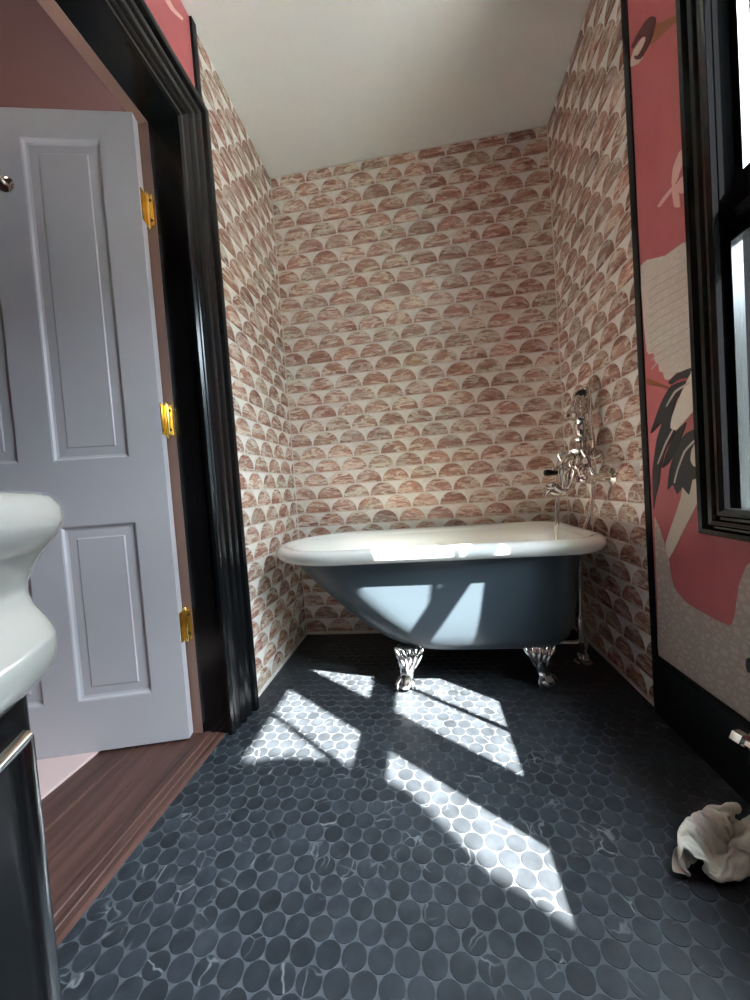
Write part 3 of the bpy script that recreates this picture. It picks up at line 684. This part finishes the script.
for yy, sg in ((1.905, -1), (2.155, 1)):  # cross handles at both ends of the bar
    g = G(); g.lathe((XB, yy, 1.045), (0, sg, 0), [(0.014, 0), (0.014, 0.018), (0.022, 0.022), (0.022, 0.045), (0.012, 0.050), (0.0, 0.052)], 14)
    hd = part(g, 'cross_handle')
    for a in (20, 110, 200, 290):
        c, s_ = math.cos(math.radians(a)), math.sin(math.radians(a)); q = Vector((XB, yy+sg*0.034, 1.045)); d = Vector((c, 0, s_))
        g = G(); g.tube([q+d*0.015, q+d*0.035, q+d*0.050, q+d*0.062, q+d*0.068], [0.006, 0.007, 0.010, 0.010, 0.004], 10); part(g, 'spoke', par=hd)
g = G(); g.tube(bez([(XB, 2.03, 1.04), (XB-0.02, 2.03, 0.985), (XB-0.03, 2.03, 0.935), (XB-0.055, 2.03, 0.912), (XB-0.085, 2.03, 0.925), (XB-0.10, 2.03, 0.945)], 6), [0.022]*8+[0.020]*8+[0.019]*15, 14); g.lathe((XB-0.10, 2.03, 0.94), (-1, 0, -0.1), [(0.014, 0.0), (0.017, 0.01), (0.017, 0.03), (0.010, 0.045), (0.012, 0.05)], 12)
g.tube(bez([(XB-0.06, 2.03, 0.915), (XB-0.09, 2.03, 0.90), (XB-0.125, 2.03, 0.912), (XB-0.145, 2.03, 0.900), (XB-0.152, 2.03, 0.885)], 5), 0.012, 12)
part(g, 'spout')
g = G(); g.lathe((XB-0.065, 2.03, 0.915), (0, 0, 1), [(0.018, 0.0), (0.020, 0.01), (0.014, 0.03), (0.014, 0.075), (0.021, 0.08), (0.021, 0.10), (0.010, 0.108), (0.0, 0.11)], 14); part(g, 'valve_column')
g = G(); g.tube([(XB-0.075, 2.03, 1.003), (XB-0.10, 2.03, 1.005), (XB-0.135, 2.03, 1.008), (XB-0.150, 2.03, 1.008)], [0.007, 0.010, 0.014, 0.010], 12); part(g, 'black_lever', M_blackceramic)
# riser with cradle
g = G(); g.lathe((XB+0.04, 2.03, 1.07), (0, 0, 1), [(0.024, 0.0), (0.034, 0.012), (0.055, 0.030), (0.058, 0.040), (0.030, 0.050), (0.016, 0.056), (0.016, 0.075), (0.033, 0.085), (0.036, 0.095), (0.022, 0.115), (0.026, 0.135), (0.030, 0.155), (0.024, 0.180), (0.013, 0.20), (0.012, 0.245), (0.018, 0.25), (0.018, 0.262), (0.0, 0.268)], 18); part(g, 'riser', s=35)
g = G(); g.tube([(XB-0.060, 2.03, 1.100), (XB-0.02, 2.03, 1.105), (XB+0.02, 2.03, 1.11)], [0.006, 0.009, 0.009], 10); g.ball((XB-0.066, 2.03, 1.10), 0.013); part(g, 'diverter_lever')
g = G(); g.tube(bez([(XB+0.04, 2.03, 1.325), (XB+0.04, 2.005, 1.345), (XB+0.042, 2.0, 1.375)], 4), 0.008, 8); g.tube(bez([(XB+0.04, 2.03, 1.325), (XB+0.04, 2.055, 1.345), (XB+0.042, 2.06, 1.375)], 4), 0.008, 8); part(g, 'cradle')
# hand shower: bell head at the left, black grip, hose tail at the upper right
hs = tag(empty('hand_shower', (XB+0.01, 2.03, 1.36)), 'telephone hand shower with black grip lying in the tap cradle', 'hand shower')
A = Vector((XB+0.005, 1.985, 1.352)); B = Vector((XB+0.092, 2.07, 1.428))
g = G(); ax = (B-A)
g.lathe(A+ax*0.26, ax, [(0.011, 0), (0.018, 0.006), (0.020, 0.02), (0.019, 0.035), (0.014, 0.048)], 14); g.build('grip', M_blackceramic, hs, smooth=40)
g = G(); g.tube(bez([A+Vector((-0.012, 0, -0.055)), A+Vector((-0.010, 0, -0.02)), A+Vector((0.004, 0, 0.008)), A+ax*0.28], 5), 0.011, 12)
g.lathe(A+ax*0.62, ax, [(0.014, 0), (0.018, 0.005), (0.014, 0.012), (0.013, 0.035), (0.017, 0.04), (0.017, 0.052), (0.010, 0.058), (0.010, 0.07)], 14); g.build('handle', M_chrome, hs, smooth=45)
g = G(); g.lathe(A+Vector((-0.012, 0, -0.03)), (-0.12, 0, -1), [(0.012, 0), (0.018, 0.008), (0.022, 0.022), (0.036, 0.036), (0.046, 0.044), (0.047, 0.058), (0.043, 0.062), (0.0, 0.064)], 20); g.build('bell_head', M_chrome, hs, smooth=35)
g = G(); hp = bez([B, (B.x+0.012, 2.07, 1.395), (B.x+0.008, 2.06, 1.30), (0.848, 2.02, 1.10), (0.828, 1.985, 0.92), (0.80, 1.985, 0.78), (0.745, 2.0, 0.640), (0.690, 2.01, 0.555), (0.662, 2.02, 0.560), (0.655, 2.03, 0.66), (0.664, 2.03, 0.78), (0.672, 2.03, 0.88), (XB-0.062, 2.03, 0.925)], 14)
hp = hp[:]
g.tube(hp, [0.0082+0.0007*(i % 2) for i in range(len(hp))], 10); g.build('hose', M_chrome, hs, smooth=True)

G.rs = 1.0
# ------------------------------------------------------------------ vanity
van = tag(empty('washstand', (-0.60, -0.25, 0.0)), 'black bow-fronted washstand with thick white porcelain top and chrome beading', 'washstand')
def bow(off, yc=-0.25):
    raw = [(-0.886, 0.340), (-0.60, 0.340), (-0.458, 0.340), (-0.425, 0.332), (-0.404, 0.306), (-0.360, 0.215), (-0.312, 0.110), (-0.280, -0.01), (-0.263, -0.13), (-0.258, -0.25)]
    full = raw+[(x_, -0.5-y_) for x_, y_ in reversed(raw[:-1])]
    full = [full[0]]+[tuple(p)[:2] for p in bez([(x_, y_, 0) for x_, y_ in full[1:-1]], 4)]+[full[-1]]
    out = []
    for i, p in enumerate(full):
        a = Vector(full[max(i-1, 0)]); b = Vector(full[min(i+1, len(full)-1)]); t = (b-a).normalized()
        nrm_ = Vector((-t.y, t.x))            # outward
        if i == 0: nrm_ = Vector((0, 1))
        if i == len(full)-1: nrm_ = Vector((0, -1))
        out.append(Vector(p)+nrm_*off)
    return out
def ring_at(off, z): return [Vector((p.x, p.y, z)) for p in bow(off)]
g = G(); g.loft([ring_at(-0.012, 0.06), ring_at(-0.012, 0.075), ring_at(0, 0.08), ring_at(0, 0.825)]); g.build('body', M_blackpaint, van, smooth=30)
g = G(); g.loft([ring_at(-0.04, 0.0), ring_at(-0.04, 0.06)]); g.build('plinth', M_blackmatt, van)
tp = [(0.000, 0.822), (0.014, 0.828), (0.026, 0.842), (0.028, 0.860), (0.0275, 0.874), (0.021, 0.890), (0.013, 0.904), (0.009, 0.918), (0.010, 0.928), (0.016, 0.944), (0.027, 0.960), (0.038, 0.975), (0.044, 0.991), (0.043, 1.004), (0.037, 1.014), (0.026, 1.020), (0.010, 1.0215), (-0.012, 1.017), (-0.05, 1.010)]
rings = [ring_at(o, z) for o, z in tp]
N_ = len(rings[0]); cx, cyy = -0.58, -0.25
last = rings[-1]
def ell(a, b, z): 
    out = []
    for p in last:
        th = math.atan2((p.y-cyy)/0.5, (p.x-cx)/0.3); out.append(Vector((cx+a*math.cos(th), cyy+b*math.sin(th), z)))
    return out
rings += [ell(0.215, 0.30, 1.003), ell(0.205, 0.29, 0.995), ell(0.17, 0.24, 0.93), ell(0.11, 0.16, 0.885), ell(0.03, 0.04, 0.878)]
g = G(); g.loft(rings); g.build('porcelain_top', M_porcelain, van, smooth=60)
# doors with chrome beading on the bow front
fr = bow(0.004); fr2 = bow(0.010)
idx = [i for i, p in enumerate(bow(0)) if p.x > -0.410]
i0, i1 = idx[0], idx[-1]; mid = (i0+i1)//2
for a, b in ((i0+1, mid-1), (mid+1, i1-1)):
    seg = [bow(0.0005)[i] for i in range(a, b+1)]; seg2 = [bow(0.010)[i] for i in range(a, b+1)]
    g = G(); rs = []
    for p, q in zip(seg, seg2): rs.append([Vector((p.x, p.y, 0.11)), Vector((q.x, q.y, 0.11)), Vector((q.x, q.y, 0.800)), Vector((p.x, p.y, 0.800))])
    g.loft(rs); dr = g.build('cabinet_door', M_blackpaint, van)
    g = G(); top = [Vector((q.x, q.y, 0.792)) for q in [bow(0.012)[i] for i in range(a, b+1)]]; bot = [Vector((q.x, q.y, 0.12)) for q in [bow(0.012)[i] for i in range(a, b+1)]]
    g.tube(top, 0.0075, 8); g.tube(bot, 0.0075, 8); g.tube([top[0], bot[0]], 0.0075, 8); g.tube([top[-1], bot[-1]], 0.0075, 8); g.build('chrome_bead', M_silver, dr, smooth=True)
kq = bow(0.0)[i0+6]
for i in (i0+7, i1-7):
    q = bow(0.0)[i]; q2 = bow(0.05)[i]; d = (q2-q).normalized()
    g = G(); g.lathe((q.x, q.y, 0.812), (d.x, d.y, 0), [(0.014, 0), (0.010, 0.004), (0.006, 0.014), (0.012, 0.022), (0.015, 0.030), (0.011, 0.037), (0.0, 0.039)], 14); g.build('knob', M_chrome, van, smooth=40)

# ------------------------------------------------------------------ radiator end with its chrome valve, at the right edge
rad = tag(empty('column_radiator', (0.80, 0.60, 0.0)), 'black column radiator below the window', 'radiator')
for i in range(9):
    yy = 0.90-0.075*i; g = G()
    for xx in (0.775, 0.835):
        g.tube(bez([(xx, yy, 0.10), (xx, yy, 0.15), (xx, yy, 0.60), (xx, yy, 0.66)], 4), [0.020]+[0.022]*11+[0.018], 10)
    for zz in (0.12, 0.64): g.tube([(0.775, yy, zz), (0.835, yy, zz)], 0.020, 10); g.lathe((0.805, yy-0.040, zz), (0, 1, 0), [(0.018, 0), (0.018, 0.08)], 10)
    g.build('section', M_blackmatt, rad, smooth=50)
for yy in (0.90, 0.30):
    g = G(); g.tube([(0.805, yy, 0.0), (0.805, yy, 0.11)], [0.030, 0.016], 10); g.build('foot', M_blackmatt, rad)
vl = tag(empty('radiator_valve', (0.845, 1.17, 0.0)), 'chrome radiator valve with black hand wheel beside the baseboard', 'valve')
g = G(); vx, vy = 0.838, 1.098
g.lathe((vx, vy, 0.0), (0, 0, 1), [(0.030, 0.0), (0.030, 0.006), (0.013, 0.012), (0.013, 0.17), (0.022, 0.175), (0.022, 0.20), (0.017, 0.205), (0.017, 0.245), (0.020, 0.25), (0.020, 0.262), (0.008, 0.27), (0.008, 0.43)], 12)
g.tube([(vx, vy, 0.225), (vx, 0.92, 0.225)], 0.016, 10); g.build('valve_body', M_chrome, vl, smooth=40)
g = G(); g.lathe((vx, vy, 0.222), (-0.25, 0.95, 0), [(0.013, 0.0), (0.013, 0.030), (0.023, 0.034), (0.023, 0.060), (0.016, 0.066), (0.0, 0.067)], 6); g.build('valve_cap', M_chrome, vl)
g = G(); g.lathe((vx, vy, 0.43), (0, 0, 1), [(0.008, 0.0), (0.020, 0.006), (0.022, 0.02), (0.020, 0.036), (0.012, 0.042), (0.0, 0.043)], 16); g.build('hand_wheel', M_rubber, vl, smooth=40)

# ------------------------------------------------------------------ crumpled cloth on the floor (a square of linen dropped and left to settle)
from mathutils import noise as mn
import bmesh
def cloth_sim(seed=0, n=42):
    vs = []; fs = []
    for j in range(n+1):
        for i in range(n+1):
            u = i/n-.5; v = j/n-.5
            vs.append((u*0.20+0.02*mn.noise(Vector((u*4, v*4, seed))), v*0.26+0.05*math.sin(u*5), 0.16+0.050*math.sin(u*2*math.pi*2.6+1.2*v)+0.05*mn.noise(Vector((u*3, v*3, seed+5)))))
    for j in range(n):
        for i in range(n):
            a = j*(n+1)+i; fs.append((a, a+1, a+n+2, a+n+1))
    me = bpy.data.meshes.new('settling_cloth'); me.from_pydata(vs, [], fs); ob = bpy.data.objects.new('settling_cloth', me); COL.objects.link(ob)
    pm = bpy.data.meshes.new('settling_floor'); pm.from_pydata([(-1, -1, 0), (1, -1, 0), (1, 1, 0), (-1, 1, 0)], [], [(0, 1, 2, 3)]); po = bpy.data.objects.new('settling_floor', pm); COL.objects.link(po)
    po.modifiers.new('c', 'COLLISION'); po.collision.thickness_outer = 0.003; po.collision.cloth_friction = 20
    md = ob.modifiers.new('c', 'CLOTH'); st = md.settings
    st.quality = 5; st.mass = 0.15; st.tension_stiffness = 8; st.compression_stiffness = 8; st.shear_stiffness = 4; st.bending_stiffness = 0.25; st.air_damping = 1.5
    cs = md.collision_settings; cs.distance_min = 0.003; cs.use_self_collision = True; cs.self_distance_min = 0.004; cs.collision_quality = 2; cs.self_friction = 10
    for f in range(1, 31): scene.frame_set(f)
    dg = bpy.context.evaluated_depsgraph_get(); e = ob.evaluated_get(dg); out = [v.co.copy() for v in e.to_mesh().vertices]
    bpy.data.objects.remove(ob); bpy.data.objects.remove(po); scene.frame_set(1)
    return out, fs
cv, cf = cloth_sim()
lo = [min(p[k] for p in cv) for k in range(3)]; hi = [max(p[k] for p in cv) for k in range(3)]
CROT, CSX, CSY, CSZ = math.radians(-34), 0.90, 1.16, 1.05
CCX, CCY = 0.752, 1.004
mid_ = Vector(((lo[0]+hi[0])/2, (lo[1]+hi[1])/2, lo[2]))
org = Vector((CCX*K, CCY*K, 0)); pts = []
for p in cv:
    q = p-mid_; x_, y_ = q.x*CSX, q.y*CSY
    X_, Y_ = x_*math.cos(CROT)-y_*math.sin(CROT), x_*math.sin(CROT)+y_*math.cos(CROT)
    pts.append((min(X_, 0.814*K-org.x), Y_, q.z*CSZ+0.0012))
me = bpy.data.meshes.new('cloth'); me.from_pydata(pts, [], cf); me.materials.append(M_linen)
me.polygons.foreach_set('use_smooth', [True]*len(me.polygons))
co = bpy.data.objects.new('cloth', me); COL.objects.link(co); co.location = org
so = co.modifiers.new('thick', 'SOLIDIFY'); so.thickness = 0.0018; so.offset = 1
sb = co.modifiers.new('sub', 'SUBSURF'); sb.levels = 1; sb.render_levels = 2
tag(co, 'crumpled cream linen cloth lying on the black floor', 'cloth')
